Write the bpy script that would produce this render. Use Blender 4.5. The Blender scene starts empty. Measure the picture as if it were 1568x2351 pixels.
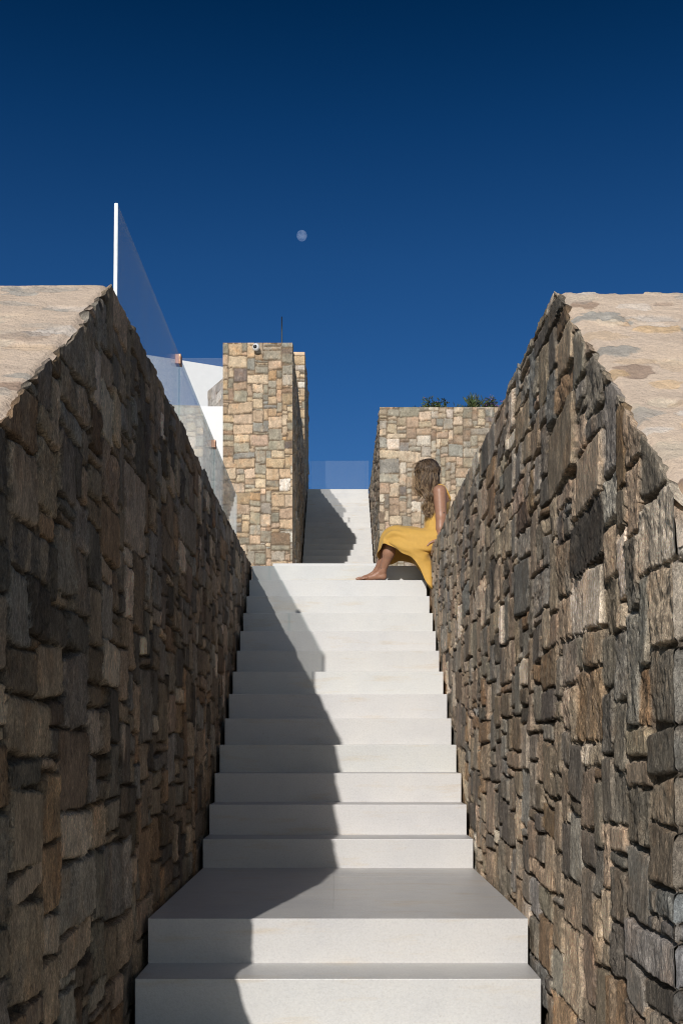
import bpy, bmesh, math, random
import numpy as np
from mathutils import Vector

# ------------------------------------------------------------------ scene, camera, light
scene = bpy.context.scene
COL = scene.collection
F, CX, CY = 2530.0, 776.0, 1706.0          # focal length / vanishing point of the survey drawing (1568 x 2351)
L_DIR = Vector((0.5135, 2.27, -1.0))        # direction the sunlight travels

cam_d = bpy.data.cameras.new('camera')
cam = bpy.data.objects.new('camera', cam_d)
COL.objects.link(cam)
cam.location = (0, 0, 0)
cam.rotation_euler = (math.pi / 2, 0, 0)
cam_d.sensor_fit = 'VERTICAL'
cam_d.sensor_height = 36.0
cam_d.lens = F / 2351 * 36.0
cam_d.shift_x = 8 / 2351
cam_d.shift_y = 530.5 / 2351
cam_d.clip_start = 0.05
cam_d.clip_end = 20000
scene.camera = cam

world = bpy.data.worlds.new('World')
scene.world = world
world.use_nodes = True
nt = world.node_tree
nt.nodes.clear()
sky = nt.nodes.new('ShaderNodeTexSky')
sky.sky_type = 'NISHITA'
sky.sun_disc = False
hor = math.hypot(L_DIR.x, L_DIR.y)
sky.sun_elevation = math.atan2(-L_DIR.z, hor)
sky.sun_rotation = math.atan2(-L_DIR.x, -L_DIR.y)
sky.altitude = 100
sky.air_density = 1.0
sky.dust_density = 0.15
sky.ozone_density = 3.0
tint = nt.nodes.new('ShaderNodeMix')
tint.data_type = 'RGBA'
tint.blend_type = 'MULTIPLY'
tint.inputs['Factor'].default_value = 1.0
tint.inputs['B'].default_value = (0.62, 0.80, 1.0, 1)
bg = nt.nodes.new('ShaderNodeBackground')
bg.inputs['Strength'].default_value = 0.07
out = nt.nodes.new('ShaderNodeOutputWorld')
# the clear sky seen through a polarising air: dark and blue away from the sun, pale towards it
tc = nt.nodes.new('ShaderNodeTexCoord')
sep = nt.nodes.new('ShaderNodeSeparateXYZ')
nt.links.new(tc.outputs['Generated'], sep.inputs['Vector'])
pol = nt.nodes.new('ShaderNodeValToRGB')
cr = pol.color_ramp
cr.elements[0].position, cr.elements[0].color = 0.0, (.52, .70, .88, 1)
cr.elements[1].position, cr.elements[1].color = 1.0, (.03, .22, .34, 1)
for p_, c_ in ((.258, (.35, .605, .80)), (.3035, (.28, .57, .78)), (.40, (.195, .485, .68)), (.486, (.08, .35, .53)), (.558, (.015, .23, .36))):
    e_ = cr.elements.new(p_)
    e_.color = (*c_, 1)
nt.links.new(sep.outputs['Z'], pol.inputs['Fac'])
dot = nt.nodes.new('ShaderNodeVectorMath')
dot.operation = 'DOT_PRODUCT'
nt.links.new(tc.outputs['Generated'], dot.inputs[0])
dot.inputs[1].default_value = (-L_DIR.x / hor, -L_DIR.y / hor, 0)
side_ = nt.nodes.new('ShaderNodeMapRange')
side_.interpolation_type = 'SMOOTHSTEP'
side_.inputs['From Min'].default_value = -0.35
side_.inputs['From Max'].default_value = 0.45
nt.links.new(dot.outputs['Value'], side_.inputs['Value'])
both = nt.nodes.new('ShaderNodeMix')
both.data_type = 'RGBA'
nt.links.new(side_.outputs['Result'], both.inputs['Factor'])
nt.links.new(pol.outputs['Color'], both.inputs['A'])
both.inputs['B'].default_value = (2.3, 1.60, 1.12, 1)
nt.links.new(sky.outputs['Color'], tint.inputs['A'])
mul = nt.nodes.new('ShaderNodeMix')
mul.data_type = 'RGBA'
mul.blend_type = 'MULTIPLY'
mul.inputs['Factor'].default_value = 1.0
nt.links.new(tint.outputs['Result'], mul.inputs['A'])
nt.links.new(both.outputs['Result'], mul.inputs['B'])
nt.links.new(mul.outputs['Result'], bg.inputs['Color'])
nt.links.new(bg.outputs['Background'], out.inputs['Surface'])

sun_d = bpy.data.lights.new('sun', 'SUN')
sun_d.energy = 3.4
sun_d.angle = math.radians(0.5)
sun_d.color = (1.0, 0.965, 0.92)
sun = bpy.data.objects.new('sun', sun_d)
COL.objects.link(sun)
sun.location = (-20, -60, 40)
sun.rotation_euler = L_DIR.to_track_quat('-Z', 'Y').to_euler()

scene.view_settings.view_transform = 'Standard'
scene.view_settings.look = 'None'
scene.view_settings.gamma = 1.0
scene.view_settings.exposure = 0.0
scene.cycles.filter_width = 1.05
scene.cycles.max_bounces = 10
scene.cycles.diffuse_bounces = 4
scene.cycles.transparent_max_bounces = 24
scene.cycles.caustics_reflective = False
scene.cycles.caustics_refractive = False

RNG = np.random.default_rng(7)
random.seed(7)


def P(px, py, d):
    """survey drawing position + distance -> metres"""
    return np.array([(px - CX) * d / F, d, (CY - py) * d / F])


# ------------------------------------------------------------------ noise
def _hash(ix, iy, iz, seed):
    h = (ix.astype(np.int64) * 374761393 + iy.astype(np.int64) * 668265263 + iz.astype(np.int64) * 2147483647 + seed * 1274126177) & 0xFFFFFFFF
    h = ((h ^ (h >> 13)) * 1274126177) & 0xFFFFFFFF
    h = ((h ^ (h >> 16)) * 2246822519) & 0xFFFFFFFF
    return ((h ^ (h >> 15)) & 0xFFFFFF) / float(0xFFFFFF)


def vnoise(x, y, z=None, seed=0):
    """value noise in -1..1"""
    x = np.asarray(x, float); y = np.asarray(y, float)
    x, y = np.broadcast_arrays(x, y)
    if z is None:
        z = np.zeros_like(x) + 0.5
    z = np.broadcast_to(np.asarray(z, float), x.shape)
    ix, iy, iz = np.floor(x), np.floor(y), np.floor(z)
    fx, fy, fz = x - ix, y - iy, z - iz
    fx = fx * fx * fx * (fx * (fx * 6 - 15) + 10)
    fy = fy * fy * fy * (fy * (fy * 6 - 15) + 10)
    fz = fz * fz * (3 - 2 * fz)
    r = 0
    for dz in (0, 1):
        wz = fz if dz else 1 - fz
        a = _hash(ix, iy, iz + dz, seed) * (1 - fx) + _hash(ix + 1, iy, iz + dz, seed) * fx
        b = _hash(ix, iy + 1, iz + dz, seed) * (1 - fx) + _hash(ix + 1, iy + 1, iz + dz, seed) * fx
        r = r + wz * (a * (1 - fy) + b * fy)
    return r * 2 - 1


def fbm(x, y, z=None, seed=0, octs=4, gain=0.5):
    r, a, f, t = 0, 1.0, 1.0, 0
    for o in range(octs):
        r = r + a * vnoise(x * f, y * f, None if z is None else z * f, seed + o * 17)
        t += a
        a *= gain
        f *= 2.03
    return r / t


def sstep(x, a, b):
    t = np.clip((x - a) / (b - a), 0, 1)
    return t * t * (3 - 2 * t)


# ------------------------------------------------------------------ mesh building
class MB:
    """collects vertices, faces and colours and links them as ONE mesh object"""

    def __init__(self):
        self.v, self.c, self.f, self.m, self.s = [], [], [], [], []
        self.n = 0

    def add(self, verts, faces, col=(1, 1, 1), mat=0, smooth=True):
        verts = np.asarray(verts, float).reshape(-1, 3)
        col = np.asarray(col, float)
        if col.ndim == 1:
            col = np.tile(col[:3], (len(verts), 1))
        self.v.append(verts)
        self.c.append(col[:, :3])
        if isinstance(faces, np.ndarray):
            faces = [faces]
        else:
            groups = {}
            for fc in faces:
                groups.setdefault(len(fc), []).append(fc)
            faces = [np.array(g) for g in groups.values()]
        for g in faces:
            self.f.append(g + self.n)
            self.m.append(np.full(len(g), mat))
            self.s.append(np.full(len(g), smooth))
        self.n += len(verts)
        return self

    def grid(self, X, col=(1, 1, 1), mat=0, smooth=True, flip=False, wrap=False):
        """X: (nv, nu, 3)"""
        nv, nu = X.shape[:2]
        idx = np.arange(nv * nu).reshape(nv, nu)
        if wrap:
            idx = np.concatenate([idx, idx[:, :1]], 1)
        q = np.stack([idx[:-1, :-1], idx[:-1, 1:], idx[1:, 1:], idx[1:, :-1]], -1).reshape(-1, 4)
        if flip:
            q = q[:, ::-1]
        col = np.asarray(col, float)
        if col.ndim == 3:
            col = col.reshape(-1, 3)
        return self.add(X.reshape(-1, 3), q, col, mat, smooth)

    def box(self, x0, x1, y0, y1, z0, z1, col=(1, 1, 1), mat=0, bev=0.0):
        if bev <= 0:
            v = [(x, y, z) for z in (z0, z1) for y in (y0, y1) for x in (x0, x1)]
            f = [(0, 2, 3, 1), (4, 5, 7, 6), (0, 1, 5, 4), (2, 6, 7, 3), (0, 4, 6, 2), (1, 3, 7, 5)]
            return self.add(v, f, col, mat, False)
        bm = bmesh.new()
        bmesh.ops.create_cube(bm, size=1.0)
        for vv in bm.verts:
            vv.co = Vector(((x0 + x1) / 2 + vv.co.x * (x1 - x0), (y0 + y1) / 2 + vv.co.y * (y1 - y0), (z0 + z1) / 2 + vv.co.z * (z1 - z0)))
        bmesh.ops.bevel(bm, geom=list(bm.edges), offset=bev, segments=2, affect='EDGES', profile=0.6)
        bm.verts.ensure_lookup_table()
        vs = [tuple(vv.co) for vv in bm.verts]
        fs = [tuple(x.index for x in fc.verts) for fc in bm.faces]
        bm.free()
        return self.add(vs, fs, col, mat, False)

    def tube(self, pts, radii, n=8, col=(1, 1, 1), mat=0, cap=True):
        pts = np.asarray(pts, float)
        k = len(pts)
        radii = np.broadcast_to(np.asarray(radii, float), (k,))
        tan = np.gradient(pts, axis=0)
        tan /= np.linalg.norm(tan, axis=1, keepdims=True) + 1e-12
        ref = np.array([0, 0, 1.0]) if abs(tan[0, 2]) < 0.8 else np.array([1.0, 0, 0])
        A = np.cross(tan, ref)
        A /= np.linalg.norm(A, axis=1, keepdims=True) + 1e-9
        B = np.cross(tan, A)
        th = np.linspace(0, 2 * math.pi, n, endpoint=False)
        X = pts[:, None] + radii[:, None, None] * (np.cos(th)[None, :, None] * A[:, None] + np.sin(th)[None, :, None] * B[:, None])
        c = np.asarray(col, float)
        if c.ndim == 2:
            c = np.repeat(c, n, 0)
        self.grid(X, c, mat, True, wrap=True)
        if cap:
            base = self.n - k * n
            self.f += [np.array([[base + i for i in range(n)]]), np.array([[base + (k - 1) * n + i for i in range(n)]])]
            self.m += [np.full(1, mat)] * 2
            self.s += [np.full(1, False)] * 2
        return self

    def build(self, name, mats, parent=None):
        me = bpy.data.meshes.new(name)
        V = np.concatenate(self.v)
        me.vertices.add(len(V))
        me.vertices.foreach_set('co', V.astype(np.float32).ravel())
        sizes = np.concatenate([np.full(len(g), g.shape[1]) for g in self.f])
        loops = np.concatenate([g.ravel() for g in self.f])
        me.loops.add(len(loops))
        me.loops.foreach_set('vertex_index', loops.astype(np.int32))
        me.polygons.add(len(sizes))
        starts = np.concatenate([[0], np.cumsum(sizes)[:-1]])
        me.polygons.foreach_set('loop_start', starts.astype(np.int32))
        me.polygons.foreach_set('loop_total', sizes.astype(np.int32))
        me.polygons.foreach_set('material_index', np.concatenate(self.m).astype(np.int32))
        me.polygons.foreach_set('use_smooth', np.concatenate(self.s).astype(bool))
        me.update(calc_edges=True)
        me.validate()
        ca = me.color_attributes.new('tone', 'FLOAT_COLOR', 'POINT')
        C = np.concatenate(self.c)
        ca.data.foreach_set('color', np.concatenate([C, np.ones((len(C), 1))], 1).astype(np.float32).ravel())
        for m in (mats if isinstance(mats, (list, tuple)) else [mats]):
            me.materials.append(m)
        o = bpy.data.objects.new(name, me)
        COL.objects.link(o)
        if parent:
            o.parent = parent
        return o


def tag(o, label=None, cat=None, group=None, kind=None):
    if label: o['label'] = label
    if cat: o['category'] = cat
    if group: o['group'] = group
    if kind: o['kind'] = kind
    return o


def empty(name, label, cat, group=None):
    o = bpy.data.objects.new(name, None)
    COL.objects.link(o)
    o.empty_display_size = 0.2
    return tag(o, label, cat, group)


# ------------------------------------------------------------------ materials
def new_mat(name):
    m = bpy.data.materials.new(name)
    m.use_nodes = True
    return m, m.node_tree, m.node_tree.nodes['Principled BSDF']


def N(t, kind, **kw):
    n = t.nodes.new(kind)
    for k, v in kw.items():
        if k.startswith('in_'):
            n.inputs[k[3:].replace('_', ' ')].default_value = v
        else:
            setattr(n, k, v)
    return n


def noise_node(t, vec, scale, detail=6, rough=0.6):
    n = N(t, 'ShaderNodeTexNoise')
    n.inputs['Scale'].default_value = scale
    n.inputs['Detail'].default_value = detail
    n.inputs['Roughness'].default_value = rough
    t.links.new(vec, n.inputs['Vector'])
    return n.outputs['Fac']


def ramp(t, fac, stops):
    r = N(t, 'ShaderNodeValToRGB')
    cr = r.color_ramp
    while len(cr.elements) > 1:
        cr.elements.remove(cr.elements[-1])
    cr.elements[0].position = stops[0][0]
    cr.elements[0].color = (*stops[0][1], 1)
    for p, c in stops[1:]:
        e = cr.elements.new(p)
        e.color = (*c, 1)
    t.links.new(fac, r.inputs['Fac'])
    return r.outputs['Color']


def mix(t, a, b, fac, mode='MIX'):
    m = N(t, 'ShaderNodeMix', data_type='RGBA', blend_type=mode)
    if isinstance(fac, float): m.inputs['Factor'].default_value = fac
    else: t.links.new(fac, m.inputs['Factor'])
    for s, k in ((a, 'A'), (b, 'B')):
        if isinstance(s, tuple): m.inputs[k].default_value = (*s, 1)
        else: t.links.new(s, m.inputs[k])
    return m.outputs['Result']


def bump(t, h, dist, strength=1.0, prev=None):
    b = N(t, 'ShaderNodeBump')
    b.inputs['Strength'].default_value = strength
    b.inputs['Distance'].default_value = dist
    t.links.new(h, b.inputs['Height'])
    if prev is not None: t.links.new(prev, b.inputs['Normal'])
    return b.outputs['Normal']


def stone_material(name, contrast=1.0, bump_mm=4.0):
    m, t, b = new_mat(name)
    pos = N(t, 'ShaderNodeNewGeometry').outputs['Position']
    at = N(t, 'ShaderNodeAttribute', attribute_name='tone').outputs['Color']
    big = ramp(t, noise_node(t, pos, 9, 4, 0.6), [(0.25, (0.55,) * 3), (0.5, (1.0,) * 3), (0.75, (1.45,) * 3)])
    mp = N(t, 'ShaderNodeMapping')
    mp.inputs['Scale'].default_value = (1, 1, 0.45)
    t.links.new(pos, mp.inputs['Vector'])
    gr = mp.outputs['Vector']
    fine = ramp(t, noise_node(t, gr, 42, 6, 0.85), [(0.28, (0.30, 0.29, 0.29)), (0.45, (0.86,) * 3), (0.56, (1.10,) * 3), (0.74, (2.1, 2.04, 1.95))])
    speck = ramp(t, noise_node(t, gr, 150, 3, 0.75), [(0.30, (0.5,) * 3), (0.5, (1.0,) * 3), (0.72, (1.7,) * 3)])
    c = mix(t, at, big, 0.8 * min(1, contrast), 'MULTIPLY')
    c = mix(t, c, fine, 0.85 * contrast, 'MULTIPLY')
    c = mix(t, c, speck, 0.75 * contrast, 'MULTIPLY')
    rust = ramp(t, noise_node(t, pos, 5.5, 5, 0.65), [(0.52, (0, 0, 0)), (0.72, (1, 1, 1))])
    rf = N(t, 'ShaderNodeMath', operation='MULTIPLY')
    t.links.new(rust, rf.inputs[0]); rf.inputs[1].default_value = 0.35
    c = mix(t, c, mix(t, c, (1.25, 0.86, 0.56), 1.0, 'MULTIPLY'), rf.outputs[0])
    t.links.new(c, b.inputs['Base Color'])
    b.inputs['Roughness'].default_value = 0.82
    b.inputs['Specular IOR Level'].default_value = 0.35
    n1 = bump(t, noise_node(t, gr, 50, 6, 0.8), bump_mm * 0.001 * 4)
    n2 = bump(t, noise_node(t, gr, 190, 3, 0.6), bump_mm * 0.001 * 0.9, 1.0, n1)
    t.links.new(n2, b.inputs['Normal'])
    return m


M_ROUGH = stone_material('rough_schist', 1.0, 6.5)
M_TOWER = stone_material('tower_stone', 0.75, 4.0)


def plaster_material():
    m, t, b = new_mat('lime_render')
    pos = N(t, 'ShaderNodeNewGeometry').outputs['Position']
    at = N(t, 'ShaderNodeAttribute', attribute_name='tone').outputs['Color']
    big = ramp(t, noise_node(t, pos, 5, 5, 0.6), [(0.3, (0.84, 0.83, 0.82)), (0.5, (1.0,) * 3), (0.7, (1.1, 1.08, 1.04))])
    fine = ramp(t, noise_node(t, pos, 90, 4, 0.7), [(0.3, (0.82,) * 3), (0.5, (1.0,) * 3), (0.7, (1.14,) * 3)])
    c = mix(t, mix(t, at, big, 0.9, 'MULTIPLY'), fine, 0.8, 'MULTIPLY')
    t.links.new(c, b.inputs['Base Color'])
    b.inputs['Roughness'].default_value = 0.9
    b.inputs['Specular IOR Level'].default_value = 0.2
    n1 = bump(t, noise_node(t, pos, 28, 6, 0.65), 0.012)
    t.links.new(bump(t, noise_node(t, pos, 150, 3, 0.6), 0.003, 1.0, n1), b.inputs['Normal'])
    return m


M_PLASTER = plaster_material()


def limestone_material(name='pale_limestone', base=(0.608, 0.595, 0.574), rough=0.42):
    m, t, b = new_mat(name)
    pos = N(t, 'ShaderNodeNewGeometry').outputs['Position']
    at = N(t, 'ShaderNodeAttribute', attribute_name='tone').outputs['Color']
    mp = N(t, 'ShaderNodeMapping')
    mp.inputs['Scale'].default_value = (1.0, 3.0, 7.0)
    t.links.new(pos, mp.inputs['Vector'])
    c = mix(t, base, at, 1.0, 'MULTIPLY')
    cloud = ramp(t, noise_node(t, pos, 3.2, 5, 0.6), [(0.3, (0.93, 0.935, 0.95)), (0.5, (1.0,) * 3), (0.72, (1.04, 1.03, 1.01))])
    c = mix(t, c, cloud, 1.0, 'MULTIPLY')
    grain = ramp(t, noise_node(t, pos, 110, 4, 0.7), [(0.32, (0.90,) * 3), (0.5, (1.0,) * 3), (0.7, (1.05,) * 3)])
    c = mix(t, c, grain, 0.9, 'MULTIPLY')
    stain = ramp(t, noise_node(t, mp.outputs['Vector'], 2.3, 6, 0.62), [(0.56, (1.0, 1.0, 1.0)), (0.74, (0.96, 0.88, 0.77))])
    c = mix(t, c, stain, 1.0, 'MULTIPLY')
    vein = ramp(t, noise_node(t, mp.outputs['Vector'], 5, 8, 0.7), [(0.485, (1.0,) * 3), (0.5, (0.93, 0.92, 0.90)), (0.515, (1.0,) * 3)])
    c = mix(t, c, vein, 0.6, 'MULTIPLY')
    spots = ramp(t, noise_node(t, pos, 38, 2, 0.5), [(0.74, (1.0,) * 3), (0.80, (0.80, 0.78, 0.75))])
    c = mix(t, c, spots, 0.7, 'MULTIPLY')
    t.links.new(c, b.inputs['Base Color'])
    r = N(t, 'ShaderNodeMapRange')
    r.inputs['To Min'].default_value = rough - 0.12
    r.inputs['To Max'].default_value = rough + 0.15
    t.links.new(noise_node(t, pos, 14, 4), r.inputs['Value'])
    t.links.new(r.outputs['Result'], b.inputs['Roughness'])
    t.links.new(bump(t, noise_node(t, pos, 130, 4, 0.6), 0.0012), b.inputs['Normal'])
    return m


M_STEP = limestone_material()


def simple(name, col, rough=0.6, noise=None, metallic=0.0, amount=0.25, bump_d=0.0):
    m, t, b = new_mat(name)
    pos = N(t, 'ShaderNodeNewGeometry').outputs['Position']
    if noise:
        f = ramp(t, noise_node(t, pos, noise, 5, 0.6), [(0.25, (1 - amount,) * 3), (0.75, (1 + amount,) * 3)])
        t.links.new(mix(t, col, f, 1.0, 'MULTIPLY'), b.inputs['Base Color'])
        if bump_d: t.links.new(bump(t, noise_node(t, pos, noise * 3, 4), bump_d), b.inputs['Normal'])
    else:
        b.inputs['Base Color'].default_value = (*col, 1)
    b.inputs['Roughness'].default_value = rough
    b.inputs['Metallic'].default_value = metallic
    return m


M_WHITE = simple('white_render', (0.80, 0.81, 0.82), 0.85, 6, 0, 0.03, 0.002)
M_SOIL = simple('dry_soil', (0.34, 0.27, 0.19), 0.95, 3, 0, 0.3, 0.02)
M_DARK = simple('dark_gap', (0.03, 0.028, 0.026), 0.95, 20, 0, 0.3)
M_COPPER = simple('brushed_copper', (0.36, 0.19, 0.12), 0.45, 200, 0.6, 0.15)
M_BLACK = simple('black_plastic', (0.015, 0.015, 0.017), 0.35)
M_SHELL = simple('white_plastic', (0.78, 0.78, 0.78), 0.35)
M_ROD = simple('dark_metal', (0.05, 0.05, 0.055), 0.5, 80, 0.7)


def glass_material(name, tintc=(0.90, 0.95, 0.95), dust=0.05, patch=(2.5, 2.5, 0.6)):
    m = bpy.data.materials.new(name)
    m.use_nodes = True
    t = m.node_tree
    t.nodes.clear()
    o = N(t, 'ShaderNodeOutputMaterial')
    tr = N(t, 'ShaderNodeBsdfTransparent')
    tr.inputs['Color'].default_value = (*tintc, 1)
    gl = N(t, 'ShaderNodeBsdfGlossy')
    gl.inputs['Roughness'].default_value = 0.0
    gl.inputs['Color'].default_value = (0.95, 0.97, 0.97, 1)
    geo = N(t, 'ShaderNodeNewGeometry')
    ior = N(t, 'ShaderNodeMapRange')                 # the far face of the pane reflects like the near one
    ior.inputs['To Min'].default_value = 1.45
    ior.inputs['To Max'].default_value = 1 / 1.45
    t.links.new(geo.outputs['Backfacing'], ior.inputs['Value'])
    fr = N(t, 'ShaderNodeFresnel')
    t.links.new(ior.outputs['Result'], fr.inputs['IOR'])
    m1 = N(t, 'ShaderNodeMixShader')
    t.links.new(fr.outputs['Fac'], m1.inputs['Fac'])
    t.links.new(tr.outputs['BSDF'], m1.inputs[1])
    t.links.new(gl.outputs['BSDF'], m1.inputs[2])
    df = N(t, 'ShaderNodeBsdfDiffuse')
    df.inputs['Color'].default_value = (0.70, 0.78, 0.86, 1)
    ds = N(t, 'ShaderNodeMapRange')
    ds.inputs['From Min'].default_value = 0.3
    ds.inputs['From Max'].default_value = 0.7
    ds.inputs['To Min'].default_value = dust * 0.7
    ds.inputs['To Max'].default_value = dust * 1.3
    mp = N(t, 'ShaderNodeMapping')
    mp.inputs['Scale'].default_value = patch
    t.links.new(geo.outputs['Position'], mp.inputs['Vector'])
    t.links.new(noise_node(t, mp.outputs['Vector'], 1.5, 5), ds.inputs['Value'])
    m2 = N(t, 'ShaderNodeMixShader')
    one = N(t, 'ShaderNodeMath', operation='SUBTRACT')      # the film of dust lies on the outer face only
    one.inputs[0].default_value = 1.0
    t.links.new(geo.outputs['Backfacing'], one.inputs[1])
    dm = N(t, 'ShaderNodeMath', operation='MULTIPLY')
    t.links.new(ds.outputs['Result'], dm.inputs[0])
    t.links.new(one.outputs[0], dm.inputs[1])
    t.links.new(dm.outputs[0], m2.inputs['Fac'])
    t.links.new(m1.outputs['Shader'], m2.inputs[1])
    t.links.new(df.outputs['BSDF'], m2.inputs[2])
    t.links.new(m2.outputs['Shader'], o.inputs['Surface'])
    return m


M_GLASS = glass_material('dusty_glass', (0.97, 0.98, 0.98), 0.21)
M_GLASS_CLEAR = glass_material('clear_glass', (0.96, 0.97, 0.98), 0.05, (.8, .8, .3))
M_EDGE = simple('ground_glass_edge', (0.86, 0.90, 0.90), 0.3, 60, 0, 0.1)

# ------------------------------------------------------------------ rubble masonry
def layout(w, h, rng, mu=0.045, mv=0.034, wr=(3, 10), hr=(2, 6), big=0.0):
    nx, ny = int(math.ceil(w / mu)) + 2, int(math.ceil(h / mv)) + 2
    g = -np.ones((ny, nx), int)
    rects = []
    for j in range(ny):
        i = 0
        while i < nx:
            if g[j, i] >= 0:
                i += 1
                continue
            run = 0
            while i + run < nx and g[j, i + run] < 0 and run < 14:
                run += 1
            ww = int(rng.integers(wr[0], wr[1] + 1))
            hh = int(rng.integers(hr[0], hr[1] + 1))
            if rng.random() < 0.10: hh += 2
            if rng.random() < 0.12: hh = 1
            if rng.random() < big:
                ww, hh = int(rng.integers(6, 12)), int(rng.integers(5, 9))
            if hh >= 5: ww = max(ww, 4)
            if run - ww <= 1: ww = run
            ww = min(ww, run)
            if ww <= 1: hh = min(hh, 3)
            if hh == 1 and ww > 5: ww = 5
            hh = min(hh, ny - j)
            g[j:j + hh, i:i + ww] = len(rects)
            rects.append((i * mu, (i + ww) * mu, j * mv, (j + hh) * mv))
            i += ww
    return g, np.array(rects), mu, mv


NEAR = [((.40, .325, .25), 6), ((.33, .28, .22), 6), ((.27, .245, .21), 5), ((.31, .295, .27), 5), ((.47, .395, .31), 4),
        ((.33, .235, .155), 3), ((.66, .59, .51), 3.2), ((.165, .15, .135), 3.2), ((.38, .30, .24), 2), ((.275, .275, .27), 2)]
TOWER = [((.52, .40, .275), 8), ((.50, .34, .20), 1.3), ((.37, .34, .275), 5), ((.41, .375, .315), 5), ((.355, .35, .32), 2),
         ((.62, .50, .37), 5), ((.74, .70, .64), 0.7), ((.34, .25, .18), 1.6), ((.53, .40, .30), 4), ((.22, .19, .17), 0.6)]
FAR_RIGHT = [((.46, .385, .29), 8), ((.37, .335, .28), 6), ((.40, .37, .32), 5), ((.58, .48, .37), 5), ((.72, .65, .56), 1.5),
             ((.31, .24, .185), 2), ((.48, .37, .28), 4), ((.18, .155, .15), 1.0), ((.34, .33, .30), 3)]


def masonry(U, V, rng, seed, palette, lay, mortar=(.17, .145, .12), depth=0.04, relief=0.02, rough=0.008, jx=(-0.002, 0.003), jy=(0.003, 0.009), bevel=(0.004, 0.016), warp=0.012, origin=(0, 0), width=None, height=None, sharp=1.0, vary=0.17, lead=0.0, perp=0.55):
    """height above the wall plane and colour for every (u, v)"""
    g, R, mu, mv = lay
    k = len(R)
    rng = np.random.default_rng(seed + 1)
    w = np.array([p[1] for p in palette]); w = w / w.sum()
    pal = np.array([p[0] for p in palette])
    base = pal[rng.choice(len(pal), k, p=w)]
    base = base * np.clip(1 + rng.normal(0, vary, (k, 1)), .4, 1.7) * (1 + rng.normal(0, 0.012, (k, 3)))
    R = R.copy()
    R[R[:, 0] <= 0, 0] = -0.15                    # stones at the border run on round the corner
    if width: R[R[:, 1] > width - 0.06, 1] = width + 0.2
    if height: R[R[:, 3] > height - 0.05, 3] = height + 0.2
    off = rng.normal(0, relief * 0.5, k)
    tu = rng.normal(lead, relief * 3.2, k)
    tv = rng.normal(0, relief * 2.4, k)
    jxw, jyw = rng.uniform(*jx, k), rng.uniform(*jy, k)
    bw = rng.uniform(*bevel, k)
    rg = rng.uniform(0.25, 1.6, k)
    sl = rng.normal(0, 0.05, k)
    u0, v0 = U - origin[0], V - origin[1]
    wu = u0 + warp * fbm(u0 * 6, v0 * 6, seed=seed, octs=3) + warp * 0.35 * vnoise(u0 * 30, v0 * 30, seed=seed + 5)
    wv = v0 + warp * 1.3 * fbm(u0 * 4.2, v0 * 6, seed=seed + 50, octs=3) + warp * 0.4 * vnoise(u0 * 26, v0 * 30, seed=seed + 6)
    i = np.clip((wu / mu).astype(int), 0, g.shape[1] - 1)
    j = np.clip((wv / mv).astype(int), 0, g.shape[0] - 1)
    s = g[j, i]
    x0, x1, y0, y1 = (R[s, q] for q in range(4))
    chip = 0.003 * vnoise(u0 * 80, v0 * 80, seed=seed + 9) + 0.004 * vnoise(u0 * 28, v0 * 28, seed=seed + 10)
    slx = sl[s] * (wv - (y0 + y1) / 2)
    sly = sl[(s * 5 + 1) % k] * 1.2 * (wu - (x0 + x1) / 2)
    dx = np.minimum(wu - x0 + slx, x1 - wu - slx) - jxw[s] + chip
    dtop = y1 - wv - sly - jyw[s] * 1.2 + chip
    dbot = wv - y0 + sly - jyw[s] * 0.5 + chip
    dy = np.minimum(dtop, dbot)
    r = 0.016
    corner = (dx < r) & (dy < r)
    e = np.where(corner, r - np.hypot(r - dx, r - dy), np.minimum(dx, dy))
    bev = bw[s] * np.where(dtop < np.minimum(dx, dbot), 1.7, 1.0)
    tt = np.clip(e / bev, 0, 1)
    prof = 1 - (1 - tt) ** 2.6
    # perpends are nearly shut, bed joints are open
    dp = depth * np.where(dx < dy, perp, 1.0)
    lu, lv = wu - (x0 + x1) / 2, wv - (y0 + y1) / 2
    ph = s * 3.71
    f1 = fbm(u0 * 12, v0 * 8, ph, seed + 20, 3)
    f2 = np.abs(fbm(u0 * 32, v0 * 17, ph, seed + 30, 3))
    f3 = fbm(u0 * 95, v0 * 50, ph, seed + 40, 2)
    ter = np.floor(f1 * 4 + 0.5) / 4
    face = off[s] + tu[s] * np.clip(lu, -.15, .15) + tv[s] * np.clip(lv, -.12, .12) + rough * rg[s] * (0.7 * f1 + 1.3 * ter * sharp - 1.5 * f2 + 0.55 * f3)
    h = prof * face - dp * (1 - prof)
    tone = base[s] * (1 + 0.16 * f1 + 0.12 * f3)[..., None]
    # seams of another colour running through a stone
    seam = sstep(vnoise(u0 * 22, v0 * 4, ph, seed + 60), 0.2, 0.55)[..., None] * (rng.random(k)[s] < 0.5)[..., None]
    tone = tone * (1 - 0.4 * seam) + 0.4 * seam * base[(s * 7 + 3) % k]
    mor = np.array(mortar) * (1 + 0.2 * f3)[..., None]
    mm = sstep(tt, 0.0, 0.22)[..., None]
    return h, tone * mm + mor * (1 - mm), s


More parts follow.
